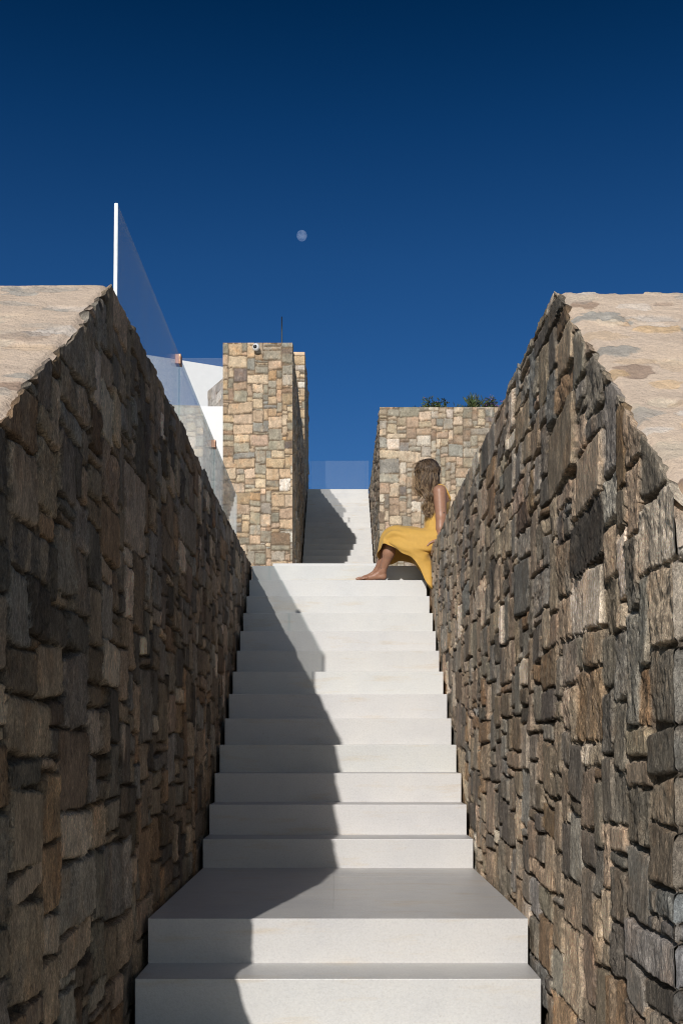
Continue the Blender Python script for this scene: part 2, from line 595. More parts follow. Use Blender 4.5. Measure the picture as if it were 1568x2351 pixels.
# ------------------------------------------------------------------ ground, hillside, terraces
GZ = -1.617
mb = MB()
mb.grid(np.array([[(-4000, -4000, GZ), (4000, -4000, GZ)], [(-4000, 4000, GZ), (4000, 4000, GZ)]], float))
tag(mb.build('ground', simple('pale_sandy_ground', (0.40, 0.34, 0.26), 0.95, 0.8, 0, 0.15, 0.02)), kind='structure')
mb = MB()
ys = np.linspace(-6, 3.2, 30); xs = np.linspace(-1.6, 1.6, 12)
XX, YY = np.meshgrid(xs, ys)
mb.grid(np.stack([XX, YY, np.full_like(XX, GZ + 0.006)], -1))
tag(mb.build('path', limestone_material('path_limestone', (0.62, 0.60, 0.56), 0.6)), kind='structure')

for s in (-1, 1):
    ys = np.concatenate([np.linspace(2.2, 4.2, 14), np.linspace(4.6, 19.5, 24)])
    xs = 1.46 + np.linspace(0, 1, 26) ** 2 * 40
    XX, YY = np.meshgrid(xs, ys)
    pz = np.interp(YY, [2.2, 2.9, 4.1, 9, 19.5], [-1.62, 0.1, 1.15, 1.45, 1.57])
    ZZ = np.minimum(pz + 0.06 * fbm(XX * 1.3, YY * 1.3, seed=3 + s), 1.58)
    mb = MB()
    mb.grid(np.stack([s * XX, YY, ZZ], -1), flip=s < 0)
    tag(mb.build('hillside', M_SOIL), kind='structure')
mb = MB()
mb.box(-45, -0.90, 10.35, 34, -1.6, 1.585)
mb.box(0.90, 45, 10.35, 34, -1.6, 1.583)
mb.box(-0.90, 0.90, 10.6, 20.0, -1.6, 1.58)
tag(mb.build('lower_terrace', simple('terrace_paving', (0.62, 0.60, 0.56), 0.8, 2, 0, 0.08)), kind='structure')
mb = MB()
mb.box(-45, 45, 29.9, 120, -1.5, 6.46)
tag(mb.build('upper_terrace', M_SOIL), kind='structure')

# ------------------------------------------------------------------ lower staircase
D0 = [4.203, 4.502] + [6.335 + 0.3 * i for i in range(13)]
Z0 = [-.899, -.717] + [-.551] + [-.370 + .1795 * i for i in range(11)] + [1.598]
Z0[2] = -.551
for extra in (1, 2, 3):
    D0.insert(0, 4.203 - 0.3 * extra)
    Z0.insert(0, -.899 - .18 * extra)
stair = empty('staircase', 'long flight of pale limestone steps climbing between the two rough stone walls', 'staircase', None)
HW = 0.775
for k in range(len(D0)):
    d, z = D0[k], Z0[k]
    if z < GZ: continue
    hw = HW + 0.0012 * ((k * 7) % 3 - 1)
    tone = np.array((1, 1, 1)) * (1 + RNG.normal(0, 0.022)) * (1 + RNG.normal(0, 0.005, 3))
    mb = MB()
    if k + 1 < len(D0) and D0[k + 1] - d < 1:
        mb.box(-hw, hw, d, D0[k + 1] + 0.005, z - 0.40, z, tone, bev=0.004)
        mb.build('step', M_STEP, stair)
    elif k + 1 < len(D0):          # the intermediate landing: paving slabs with hairline joints
        g = 0.0007
        e = D0[k + 1] + 0.004
        mb.box(-hw, hw, d, 4.774 - g, z - 0.40, z, tone, bev=0.002)
        for (x0, x1, y0, y1, q) in ((-hw, -.02 - g, 4.774 + g, 5.174 - g, .985), (-hw, -.02 - g, 5.174 + g, e, 1.0), (-.02 + g, hw, 4.774 + g, 5.93 - g, 1.01), (-.02 + g, hw, 5.93 + g, e, .99)):
            mb.box(x0, x1, y0, y1, z - 0.03, z - 0.0006, tone * q, bev=0.001)
        mb.box(-hw + .003, hw - .003, 4.78, e - .01, z - 0.4, z - 0.0022, tone * 0.93)
        mb.build('landing', M_STEP, stair)
    else:
        mb.box(-hw, hw, d, 10.62, z - 0.40, z, tone, bev=0.004)
        mb.build('step', M_STEP, stair)
mb = MB()
mb.box(-.65, .50, 11.0, 13.2, 1.60, 1.794, bev=0.004)
tag(mb.build('paving_slab', M_STEP), 'thin white slab showing just above the top edge of the lower stairs', 'slab')
mb = MB()
mb.box(-.84, .84, 3.5, 10.7, -1.7, -1.3)
mb.build('foundation', M_DARK, stair)

# ------------------------------------------------------------------ upper staircase
stair2 = empty('staircase', 'distant white flight of steps rising between the two stone towers', 'staircase')
n2 = 16
for i in range(n2):
    d, z = 28.2 - 0.3 * i, 6.50 - 0.182 * i
    tone = np.array((1, 1, 1)) * (1 + RNG.normal(0, 0.025))
    mb = MB()
    back = d + 0.305 if i else 29.9
    hw = HW + 0.0012 * ((i * 7) % 3 - 1)
    mb.box(-hw, hw, d, back, z - 0.45, z, tone, bev=0.008)
    mb.build('step', M_STEP, stair2)
zb = 6.50 - 0.182 * (n2 - 1)
v, f = [], []
mb = MB()
for i in range(n2, 27):
    d, z = 28.2 - 0.3 * i, 6.50 - 0.182 * i
    mb.box(-.774, .774, d, d + 0.305, z - 0.45, z)
mb.build('lower_steps', M_STEP, stair2)

# ------------------------------------------------------------------ near walls
def top_left(y):
    return np.minimum(.743 + (y - 2.608) * .671, 1.636)


def top_right(y):
    return np.minimum(.587 + (y - 2.625) * .743, 1.672)


def coping_patches(rng, n, ylen):
    out = []
    for q in range(n):
        out.append((rng.uniform(0, ylen), rng.uniform(0, 0.8), rng.uniform(.018, .06), rng.uniform(.05, .17), rng.choice(3), rng.uniform(0, 50)))
    return out


def near_wall(side, y0, top, apex, label):
    rng = np.random.default_rng(31 if side < 0 else 88)
    seed = 100 if side < 0 else 400
    yend = 10.32
    # columns are closer together where the wall is near
    ys = [y0]
    while ys[-1] < yend:
        ys.append(ys[-1] + 0.0068 * (ys[-1] / 2.6) ** 1.35)
    ys = np.array(ys); ys[-1] = yend
    nv = 430
    stair_z = np.interp(ys, [2.2, 3.3, 4.2, 4.5, 6.33, 6.4, 9.9, 10.5], [GZ - .05, GZ - .05, -1.1, -.95, -.95, -.80, 1.30, 1.40])
    lay = layout(yend - y0 + .2, 3.6, rng, 0.046, 0.040, (2, 9), (2, 5), 0.05)
    zt = top(ys)
    t = np.linspace(0, 1, nv)[:, None]
    # ragged top edge, stone by stone
    jag_id = lay[0][np.clip(((zt - 0.05 - GZ + .1) / lay[3]).astype(int), 0, lay[0].shape[0] - 1), np.clip(((ys - y0) / lay[2]).astype(int), 0, lay[0].shape[1] - 1)]
    jr = rng.uniform(-0.009, 0.014, len(lay[1]))
    jag = jr[jag_id] + 0.007 * fbm(ys * 14, ys * 0, seed=seed + 70) + 0.004 * vnoise(ys * 60, ys * 0, seed=seed + 71)
    jag = np.where(ys - y0 < .05, jag * 0.3, jag)
    zt2 = zt + jag
    Z = stair_z[None] + t * (zt2 - stair_z)[None]
    Y = np.broadcast_to(ys[None], Z.shape)
    h, tone, sid = masonry(Y, Z, rng, seed, NEAR, lay, mortar=(.15, .13, .11), depth=0.030, relief=0.0058, rough=0.0048, warp=0.011, jx=(-.003, .0018), jy=(.001, .0065), bevel=(.003, .009), vary=.34 if side < 0 else .22, lead=-.024, perp=.42, origin=(y0, GZ - .1))
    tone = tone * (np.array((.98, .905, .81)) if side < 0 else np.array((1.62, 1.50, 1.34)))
    pin = sstep(Y - y0, 0.0, 0.02)
    hh = h * pin + (0.3 * h + 0.002) * (1 - pin)
    # the rim of the wall is chipped back a little
    rim = sstep(zt2[None] - Z, 0.0, 0.035)
    rim2 = sstep(zt2[None] - Z, 0.0, 0.10)
    hh = hh * (0.6 + 0.4 * rim2) + 0.002 * (1 - rim2) - (1 - rim) * (0.003 + 0.005 * vnoise(Y * 40, Z * 40, seed=seed + 80)) * pin
    X = side * (0.800 - hh)
    mb = MB()
    G = np.stack([X, Y, Z], -1)
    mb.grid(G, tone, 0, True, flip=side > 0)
    # the tops of the uppermost stones, running back under the render
    back = np.stack([side * np.full_like(ys, 0.875), ys, zt - 0.05], -1)
    mid = np.stack([X[-1] + side * (0.012 + 0.010 * (1 + vnoise(ys * 22, ys * 0, seed=seed + 90))), ys, zt2 - 0.014 + 0.004 * vnoise(ys * 50, ys * 0 + 3, seed=seed + 91)], -1)
    strip = np.stack([G[-1], mid, back])
    mb.grid(strip, np.stack([tone[-1]] * 3) * 1.05, 0, True, flip=side > 0)
    # front end of the wall
    zb_, zt_ = GZ - .05, float(top(np.array([y0]))[0])
    xs = np.linspace(0, 0.72, 90)
    zs = np.linspace(zb_, zt_ + 0.0, 260)
    U, V = np.meshgrid(xs, zs)
    h2, tone2, _ = masonry(U, V, rng, seed, NEAR, lay, mortar=(.15, .13, .11), depth=0.04, relief=0.015, rough=0.0085, origin=(0, GZ - .1))
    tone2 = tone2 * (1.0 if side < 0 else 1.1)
    p2 = sstep(U, 0, 0.02)
    ycap = y0 - h2 * p2
    xx = 0.800 - (0.3 * h2 + 0.002) * (1 - p2) + U
    ren = sstep(V, zt_ - 0.12 + 0.04 * fbm(U * 8, V * 8, seed=seed + 95), zt_ - 0.04)[..., None]
    ycap = ycap * (1 - ren[..., 0]) + ren[..., 0] * (y0 - 0.004 + 0.03 * sstep(V, zt_ - 0.12, zt_) ** 2)
    tone2 = tone2 * (1 - ren) + ren * np.array((.60, .47, .355))
    mb.grid(np.stack([side * xx, ycap, V], -1), tone2, 0, True, flip=side < 0)
    if side < 0:           # the low stub of wall running on towards the viewer
        xs = np.linspace(0.80, 1.5, 24); yq = np.linspace(1.2, 2.5, 60)
        XX, YQ = np.meshgrid(xs, yq)
        mb.grid(np.stack([-XX - .012 * fbm(YQ * 9, XX * 0, seed=9), YQ, -.15 + .03 * fbm(XX * 5, YQ * 7, seed=8) + .05 * sstep(YQ, 2.2, 2.4)], -1), (.36, .30, .235), 0, True, flip=True)
        zq = np.linspace(GZ - .05, -.15, 50)
        YQ, ZQ = np.meshgrid(np.linspace(1.2, 2.5, 60), zq)
        mb.grid(np.stack([-.80 - .012 * fbm(YQ * 9, YQ * 0, seed=9) + .0 * ZQ, YQ, ZQ + .05 * sstep(YQ, 2.2, 2.4) * (ZQ > -.2)], -1), (.36, .30, .235), 0, True)
    # outer side and far end, plain
    mb.box(*sorted((side * 0.86, side * 1.52)), y0 + 0.12, yend, GZ - .06, zt_ - 0.06, (.3, .25, .19))
    yy = [y0 + 0.12, apex, yend]
    zz = [float(top(np.array([q]))[0]) - 0.045 for q in yy]
    for a in range(2):
        x0, x1 = side * 0.87, side * 1.515
        vs = [(x, y, z) for y, z, b0 in ((yy[a], zz[a], 0), (yy[a + 1], zz[a + 1], 0)) for x in (x0, x1) for z in (zt_ - 0.3, z)]
        fs = [(0, 1, 3, 2), (4, 6, 7, 5), (1, 5, 7, 3), (0, 4, 5, 1), (2, 3, 7, 6)]
        mb.add(vs, fs, (.3, .25, .19), 0, False)
    wall = mb.build('stone_wall', M_ROUGH)
    tag(wall, label, 'wall')
    # rendered top with the tips of the stones showing through
    ss = np.concatenate([np.linspace(y0 + 0.03, apex, 300), np.linspace(apex, apex + .25, 30)[1:], np.linspace(apex + .25, yend, 90)[1:]])
    wsz = np.concatenate([np.linspace(0.0, .55, 100), np.linspace(.55, .72, 14)[1:]])
    Wg, S = np.meshgrid(wsz, ss)
    Zt = top(S)
    # soften the ridge
    Zt = (Zt + top(S - .03) + top(S + .03)) / 3
    tone = np.ones(S.shape + (3,)) * np.array((.635, .50, .388))
    tone *= (1 + 0.06 * fbm(S * 2.2, Wg * 2.2, seed=seed + 200))[..., None]
    dz = 0.010 * fbm(S * 4, Wg * 3, seed=seed + 201) + 0.004 * fbm(S * 18, Wg * 14, seed=seed + 202)
    pal = np.array([(.36, .35, .32), (.62, .43, .25), (.26, .17, .125), (.72, .60, .46), (.46, .41, .33), (.66, .60, .54)])
    for q in range(95):
        cy, cw = rng.uniform(y0, apex + .5), rng.uniform(0.0, .72)
        ry, rw = rng.uniform(.022, .065), rng.uniform(.045, .13)
        a = rng.normal(0, .12)
        du, dv = S - cy, Wg - cw
        du, dv = du * math.cos(a) - dv * math.sin(a), du * math.sin(a) + dv * math.cos(a)
        n = fbm(S * 26 + q, Wg * 14, seed=seed + 210, octs=4)
        m = sstep(1 - np.hypot(du / ry, dv / rw) + 0.85 * n, 0.14, 0.26)
        c = pal[rng.choice(6, p=[.26, .18, .12, .16, .16, .12])] * rng.uniform(.85, 1.1)
        al = rng.uniform(.25, .85)
        tone = tone * (1 - (m * al)[..., None]) + (m * al)[..., None] * c * (1 + 0.35 * fbm(S * 60, Wg * 40, seed=seed + 220 + q, octs=2))[..., None]
        dz += m * (0.006 * rng.uniform(-1.4, 1.0) + 0.008 * fbm(S * 45, Wg * 30, seed=seed + 230 + q, octs=3))
    edge = 0.812 + 0.014 * fbm(S * 11, S * 0, seed=seed + 240, octs=3)
    Xc = side * (edge + Wg)
    dz = dz * sstep(Wg, 0, 0.06) + 0.005 - 0.016 * (1 - sstep(Wg, 0, 0.03))
    # round the shoulder over the front end
    dz -= 0.05 * (1 - sstep(S - y0, 0.0, 0.14)) ** 2
    mb = MB()
    mb.grid(np.stack([Xc, S, Zt + dz], -1), tone, 0, True, flip=side < 0)
    # lips closing the render against the front and the outer side
    out_ = np.stack([np.stack([side * np.full_like(ss, 1.555), ss, Zt[:, -1] + dz[:, -1] - a], -1) for a in (0.0, 0.12, 0.35)])
    mb.grid(out_, np.array((.46, .38, .31)), 0, True, flip=side < 0)
    lip = np.stack([np.stack([Xc[0], ss[0] - b_ + 0 * wsz, Zt[0] + dz[0] - a], -1) for a, b_ in ((0, 0), (0.03, 0.02), (0.09, 0.028))])
    mb.grid(lip, np.array((.46, .38, .31)), 0, True, flip=side < 0)
    tag(mb.build('coping', M_PLASTER, wall))
    return wall


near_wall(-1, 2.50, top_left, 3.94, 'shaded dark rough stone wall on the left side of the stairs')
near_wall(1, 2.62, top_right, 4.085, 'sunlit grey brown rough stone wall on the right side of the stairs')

# ------------------------------------------------------------------ stone towers
def tower(name, x0, x1, y0, y1, z0, z1, seed, palette, label, inner, res=0.014, side_res=0.03, relief=0.010, cat='tower'):
    """front face at y0, and the face towards the stairs at x = inner"""
    rng = np.random.default_rng(seed)
    mb = MB()
    xs = np.linspace(x0, x1, int((x1 - x0) / res) + 2)
    zs = np.linspace(z0, z1, int((z1 - z0) / res) + 2)
    U, V = np.meshgrid(xs, zs)
    lay = layout(x1 - x0, z1 - z0, rng, 0.048, 0.036, (2, 9), (2, 6))
    h, tone, _ = masonry(U, V, rng, seed, palette, lay, mortar=(.22, .175, .13), depth=0.032, relief=relief, vary=.13, rough=0.006, jx=(.003, .009), jy=(.004, .010), bevel=(.008, .02), warp=0.016, origin=(x0, z0), width=x1 - x0, height=z1 - z0, sharp=.4)
    b = np.minimum.reduce([U - x0, x1 - U, z1 - V])
    p = sstep(b, 0, 0.02)
    tone = tone * np.array((.98, .935, .87))
    mb.grid(np.stack([U, y0 - h * p, V], -1), tone, 0, True)
    ys = np.linspace(y0, y1, int((y1 - y0) / side_res) + 2)
    zs = np.linspace(z0, z1, int((z1 - z0) / 0.016) + 2)
    for xf, sgn in ((x0, -1), (x1, 1)):
        if abs(xf - inner) > 1e-6:
            mb.grid(np.array([[(xf, y0, z0), (xf, y1, z0)], [(xf, y0, z1), (xf, y1, z1)]], float), palette[0][0], 0, False, flip=sgn < 0)
            continue
        U, V = np.meshgrid(ys, zs)
        lay = layout(y1 - y0, z1 - z0, rng, 0.052, 0.040, (3, 9), (2, 6))
        h, tone, _ = masonry(U, V, rng, seed + 3, palette, lay, mortar=(.15, .13, .11), depth=0.035, relief=0.016, rough=0.009, origin=(y0, z0), height=z1 - z0)
        b = np.minimum.reduce([U - y0, z1 - V])
        p = sstep(b, 0, 0.03)
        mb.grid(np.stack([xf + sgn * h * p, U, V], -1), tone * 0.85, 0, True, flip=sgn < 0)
    c = palette[0][0]
    mb.grid(np.array([[(x0, y0, z1), (x1, y0, z1)], [(x0, y1, z1), (x1, y1, z1)]], float), c, 0, False)
    mb.grid(np.array([[(x0, y1, z0), (x1, y1, z0)], [(x0, y1, z1), (x1, y1, z1)]], float), c, 0, False, flip=True)
    o = mb.build(name, M_TOWER)
    return tag(o, label, cat)


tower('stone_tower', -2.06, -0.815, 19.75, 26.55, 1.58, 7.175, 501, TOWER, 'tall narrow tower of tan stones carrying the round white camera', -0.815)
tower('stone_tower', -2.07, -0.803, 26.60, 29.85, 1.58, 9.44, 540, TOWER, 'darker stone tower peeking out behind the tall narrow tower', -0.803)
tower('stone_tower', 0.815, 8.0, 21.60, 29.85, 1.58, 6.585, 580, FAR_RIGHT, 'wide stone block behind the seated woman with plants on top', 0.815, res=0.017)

# ------------------------------------------------------------------ white house on the left
house = empty('house', 'white rendered house partly hidden behind the glass balustrade and tall tower', 'house')
mb = MB()
a, b = P(300, 0, 29.4), P(530, 0, 30.65)
zt = 10.43
vs = [(a[0], a[1], 1.6), (b[0], b[1], 1.6), (b[0], b[1] + 5, 1.6), (a[0], a[1] + 5, 1.6)]
vs += [(x, y, zt) for x, y, z in vs]
mb.add(vs, [(0, 1, 5, 4), (1, 2, 6, 5), (2, 3, 7, 6), (3, 0, 4, 7), (4, 5, 6, 7)], smooth=False)
mb.build('upper_wall', M_WHITE, house)
mb = MB()
mb.box(-5.6, -2.12, 23.0, 23.6, 1.6, 7.03, bev=0.01)
mb.build('lower_wall', M_WHITE, house)
mb = MB()
mb.box(-6.3, -2.6, 31.2, 31.22, 9.9, 10.90)
mb.build('glass_parapet', M_GLASS_CLEAR, house)
# stone parapet standing at an angle in front of the white wall
rng = np.random.default_rng(77)
A_, B_ = np.array((-3.00, 25.45)), np.array((-2.45, 24.33))
ln_ = np.linalg.norm(B_ - A_)
dr_ = (B_ - A_) / ln_
nr_ = np.array((dr_[1], -dr_[0]))
U, V = np.meshgrid(np.linspace(0, ln_, 90), np.linspace(0, 2.2, 130))
lay = layout(ln_ + .2, 2.4, rng, 0.06, 0.045, (4, 9), (3, 5))
h, tone, _ = masonry(U, V, rng, 900, [((.58, .53, .48), 3), ((.64, .57, .50), 3), ((.50, .50, .50), 2)], lay, mortar=(.42, .38, .33), depth=0.012, relief=0.006, rough=0.004, jx=(.005, .01), jy=(.005, .01), width=ln_, height=2.2)
h[-1] = 0
front = np.stack([A_[0] + dr_[0] * U + nr_[0] * h, A_[1] + dr_[1] * U + nr_[1] * h, 8.13 - 2.2 + V], -1)
mb = MB()
mb.grid(front, tone)
c4 = [A_, B_, B_ - nr_ * .4 , A_ - nr_ * .4]
vs = [(p_[0], p_[1], z_) for z_ in (1.6, 8.128) for p_ in c4]
mb.add(vs, [(4, 5, 6, 7), (1, 2, 6, 5), (2, 3, 7, 6), (3, 0, 4, 7)], (.3, .27, .24), 0, False)
mb.grid(np.array([[(*A_, 1.6), (*B_, 1.6)], [(*A_, 5.93), (*B_, 5.93)]], float), (.3, .27, .24), 0, False)
tag(mb.build('stone_parapet', M_TOWER), 'small grey stone parapet in front of the white house wall', 'parapet wall')

# ------------------------------------------------------------------ glass balustrades
def pane(parent, x0, x1, y0, y1, z0, z1, along, mat=M_GLASS, edge=M_EDGE, lean=0.0):
    v = [(x + (lean if z > z0 else 0), y, z) for z in (z0, z1) for y in (y0, y1) for x in (x0, x1)]
    f = [(0, 2, 3, 1), (4, 5, 7, 6), (0, 1, 5, 4), (2, 6, 7, 3), (0, 4, 6, 2), (1, 3, 7, 5)]
    mb = MB()
    v = np.array(v, float)
    big = (4, 5) if along == 'y' else (2, 3)
    for i, fc in enumerate(f):
        mb.add(v[list(fc)], [(0, 1, 2, 3)], mat=0 if i in big else 1, smooth=False)
    return mb.build('glass_pane', [mat, edge], parent)


GX = -0.955
bal = empty('glass_balustrade', 'leaning frameless glass balustrade with copper clips on the shaded left wall', 'balustrade', None)
M_TOPEDGE = glass_material('polished_glass_edge', (0.85, 0.93, 0.93), 0.12)
cuts = [4.72, 6.60, 8.46, 10.30]
for i in range(3):
    p = pane(bal, GX - .007, GX + .007, cuts[i] + .004, cuts[i + 1] - .004, 1.60, 2.31, 'y', M_GLASS, M_TOPEDGE, lean=0.006)
# the ground front edge of the first pane: a rough white strip
mb = MB()
zs = np.linspace(1.60, 2.312, 60)
n = fbm(zs * 30, zs * 0, seed=5)
c = np.clip(0.75 + 0.5 * fbm(zs * 60, zs * 0 + 2, seed=6), .25, 1)[:, None] * np.ones(3)
X = np.stack([np.stack([GX + .006 * (zs - 1.6) / .7 + s * .008, 4.722 - .002 - b_ - .0015 * n, zs], -1) for s, b_ in ((-1, 0), (-.3, .003), (.3, .003), (1, 0))], 1)
mb.grid(X, np.stack([c] * 4, 1), 0, True)
mb.build('edge_strip', M_EDGE, bal)
for yc in cuts[1:3]:
    mb = MB()
    mb.box(GX - .015, GX + .020, yc - .030, yc + .030, 2.262, 2.322, bev=0.003)
    mb.build('clip', M_COPPER, bal)

bal2 = empty('glass_balustrade', 'pale blue glass screen across the top of the distant white steps', 'balustrade')
pane(bal2, -.70, .71, 28.70, 28.714, 6.35, 7.352, 'x', M_GLASS_CLEAR, M_GLASS_CLEAR)
for x0, x1 in ((-.80, -.712), (.722, .80)):
    pane(bal2, x0, x1, 28.70, 28.714, 6.35, 7.352, 'x', M_GLASS_CLEAR, M_GLASS_CLEAR)
bal3 = empty('glass_balustrade', 'nearly hidden glass screen on the roof of the tall narrow tower', 'balustrade')
for i in range(4):
    y0 = 21.9 + i * 1.16
    pane(bal3, -.962, -.948, y0, y0 + 1.14, 7.16, 7.94, 'y', M_GLASS_CLEAR, M_GLASS_CLEAR)

# ------------------------------------------------------------------ camera on the tower, rod
sc_ = empty('security_camera', 'round white dome camera with a black lens fixed high on the tall tower', 'camera')
c0 = P(588, 797, 19.66)
def sphere(mb, c, r, n=20, m=12, col=(1, 1, 1), mat=0, axis=None, squash=(1, 1, 1), half=None):
    th = np.linspace(0, math.pi, m); ph = np.linspace(0, 2 * math.pi, n, endpoint=False)
    T, Q = np.meshgrid(th, ph, indexing='ij')
    X = np.stack([np.sin(T) * np.cos(Q) * squash[0], np.sin(T) * np.sin(Q) * squash[1], np.cos(T) * squash[2]], -1) * r + np.asarray(c)
    return mb.grid(X, col, mat, True, wrap=True)
mb = MB()
sphere(mb, c0, 0.062, squash=(1, .9, 1.1))
mb.tube([c0 + np.array((0, .03, 0)), c0 + np.array((0, .12, 0))], .048, 20)
mb.build('housing', M_SHELL, sc_)
mb = MB()
sphere(mb, c0 + np.array((-.010, -.037, -.004)), 0.036, squash=(1, .8, 1))
mb.build('lens', M_BLACK, sc_)
mb = MB()
a = P(647.5, 790, 20.6)
mb.tube([(a[0], 20.6, 7.17), (a[0], 20.6, 7.4), (a[0] - .002, 20.6, 7.66), (a[0] - .004, 20.6, 7.97)], [.018, .016, .013, .010], 10)
tag(mb.build('antenna_rod', M_ROD), 'thin dark rod standing on top of the tall narrow tower', 'antenna')

# ------------------------------------------------------------------ plants on the right tower
def leaf_mat(name, col):
    m, t, b = new_mat(name)
    at = N(t, 'ShaderNodeAttribute', attribute_name='tone').outputs['Color']
    t.links.new(mix(t, col, at, 1.0, 'MULTIPLY'), b.inputs['Base Color'])
    b.inputs['Roughness'].default_value = 0.55
    return m
M_LEAF = leaf_mat('leaf_green', (0.075, 0.105, 0.035))
M_FLOWER = leaf_mat('purple_flower', (0.16, 0.10, 0.30))


def plant(px0, px1, top, d, kind, label, seed):
    rng = np.random.default_rng(seed)
    mb, fl = MB(), MB()
    base = 6.56
    xa, xb = P(px0, 0, d)[0], P(px1, 0, d)[0]
    hz = P(0, top, d)[2] - base
    n = 46
    for i in range(n):
        x = rng.uniform(xa + .08, xb - .08) if kind != 'spiky' else rng.normal((xa + xb) / 2, (xb - xa) * .10)
        y = d + rng.uniform(-.2, .3)
        H = hz * rng.uniform(.45, 1.0)
        lean = rng.normal(0, .12) + (0 if kind != 'spiky' else (x - (xa + xb) / 2) * 1.1)
        s = np.linspace(0, 1, 7)
        stem = np.stack([x + lean * s ** 1.5, y + rng.normal(0, .08) * s, base - .05 + (H + .05) * s], -1)
        col = np.array((1, 1, 1)) * rng.uniform(.5, 1.3) * np.array((rng.uniform(.85, 1.2), 1, rng.uniform(.7, 1.3)))
        mb.tube(stem, np.linspace(.006, .003, 7), 4, col * .6)
        for q in range(26):
            tq = rng.uniform(.15, 1)
            p = np.array([np.interp(tq, s, stem[:, k]) for k in range(3)])
            ln = rng.uniform(.035, .075) * (1.5 if kind == 'spiky' else 1)
            a = rng.uniform(0, 2 * math.pi)
            up = rng.uniform(.1, .9) if kind != 'spiky' else rng.uniform(.8, 2.0)
            dr = np.array((math.cos(a), math.sin(a), up)); dr /= np.linalg.norm(dr)
            w = np.cross(dr, rng.normal(0, 1, 3)); w /= np.linalg.norm(w)
            wd = ln * (.22 if kind != 'spiky' else .09)
            mb.add([p, p + dr * ln * .5 + w * wd, p + dr * ln, p + dr * ln * .5 - w * wd], [(0, 1, 2, 3)], col * rng.uniform(.7, 1.3), smooth=False)
        if kind == 'flower' or (kind == 'leafy' and rng.random() < .12):
            for q in range(9 if kind == 'flower' else 3):
                p = stem[-1] + rng.normal(0, .026, 3)
                w1, w2 = rng.normal(0, .013, 3), rng.normal(0, .013, 3)
                fl.add([p, p + w1, p + w1 + w2, p + w2], [(0, 1, 2, 3)], np.array((1, 1, 1)) * rng.uniform(.6, 1.4), smooth=False)
    o = mb.build('shrub', M_LEAF)
    if fl.n: tag(fl.build('flower_heads', M_FLOWER, o), kind='stuff')
    tag(o, label, 'shrub', 'plants growing on top of the wide stone block')


plant(962, 1030, 918, 22.0, 'leafy', 'leafy green shrub on the wide stone block, leftmost of the three plants', 11)
plant(1066, 1108, 910, 22.0, 'spiky', 'feathery green shrub on the wide stone block, middle of the three plants', 12)
plant(1102, 1146, 920, 22.2, 'flower', 'purple flowering plant on the wide stone block beside the sloping wall', 13)

# ------------------------------------------------------------------ the seated woman
def Zp(X, Y, d):
    return P(775.8 + .2083 * X, 1012.7 + .2083 * Y, d)


VOX = 0.0042
lo = np.array((0.12, 9.36, 1.40)); hi = np.array((1.20, 9.92, 2.48))
dim = np.ceil((hi - lo) / VOX).astype(int)
SD = np.full(dim, 1.0, np.float32)
ax = [lo[k] + VOX * np.arange(dim[k]) for k in range(3)]


def blend(fn, c0, c1, r, k):
    a = np.minimum(c0, c1) - r - k - .03
    b = np.maximum(c0, c1) + r + k + .03
    sl = tuple(slice(max(0, int((a[q] - lo[q]) / VOX)), min(dim[q], int((b[q] - lo[q]) / VOX) + 2)) for q in range(3))
    X, Y, Z = np.meshgrid(ax[0][sl[0]], ax[1][sl[1]], ax[2][sl[2]], indexing='ij')
    if X.size == 0: return
    d = fn(X, Y, Z).astype(np.float32)
    o = SD[sl]
    hh = np.clip(0.5 + 0.5 * (o - d) / k, 0, 1)
    SD[sl] = o * (1 - hh) + d * hh - k * hh * (1 - hh)


def capsule(a, b, ra, rb, k=0.015, flat=None):
    a, b = np.asarray(a, float), np.asarray(b, float)
    ab = b - a
    L = ab @ ab + 1e-9
    def fn(X, Y, Z):
        px, py, pz = X - a[0], Y - a[1], Z - a[2]
        t = np.clip((px * ab[0] + py * ab[1] + pz * ab[2]) / L, 0, 1)
        return np.sqrt((px - t * ab[0]) ** 2 + (py - t * ab[1]) ** 2 + (pz - t * ab[2]) ** 2) - (ra + t * (rb - ra))
    blend(fn, a, b, max(ra, rb), k)


def ellipsoid(c, r, k=0.015, rot=0.0):
    c, r = np.asarray(c, float), np.asarray(r, float)
    cs, sn = math.cos(rot), math.sin(rot)
    def fn(X, Y, Z):
        px, py, pz = X - c[0], Y - c[1], Z - c[2]
        px, pz = px * cs + pz * sn, -px * sn + pz * cs
        q = np.sqrt((px / r[0]) ** 2 + (py / r[1]) ** 2 + (pz / r[2]) ** 2)
        g = np.sqrt((px / r[0] ** 2) ** 2 + (py / r[1] ** 2) ** 2 + (pz / r[2] ** 2) ** 2) + 1e-9
        return q * (q - 1) / g
    blend(fn, c, c, max(r), k)


# torso
for dn in (9.535, 9.665):
    capsule(Zp(1090, 1075, dn), Zp(1075, 930, 9.6 + (dn - 9.6) * .7), .080, .072, .03)
capsule(Zp(1075, 930, 9.6), Zp(1100, 760, 9.6), .075, .082, .03)
for dn in (9.54, 9.66):
    capsule(Zp(1085, 860, dn), Zp(1122, 640, dn), .062, .080, .03)
    ellipsoid(Zp(1020, 745, dn + (0.01 if dn < 9.6 else -.01)), (.05, .05, .05), .03)
capsule(Zp(1125, 555, 9.475), Zp(1125, 555, 9.725), .050, .050, .03)
capsule(Zp(1120, 570, 9.6), Zp(1050, 440, 9.58), .048, .044, .02)
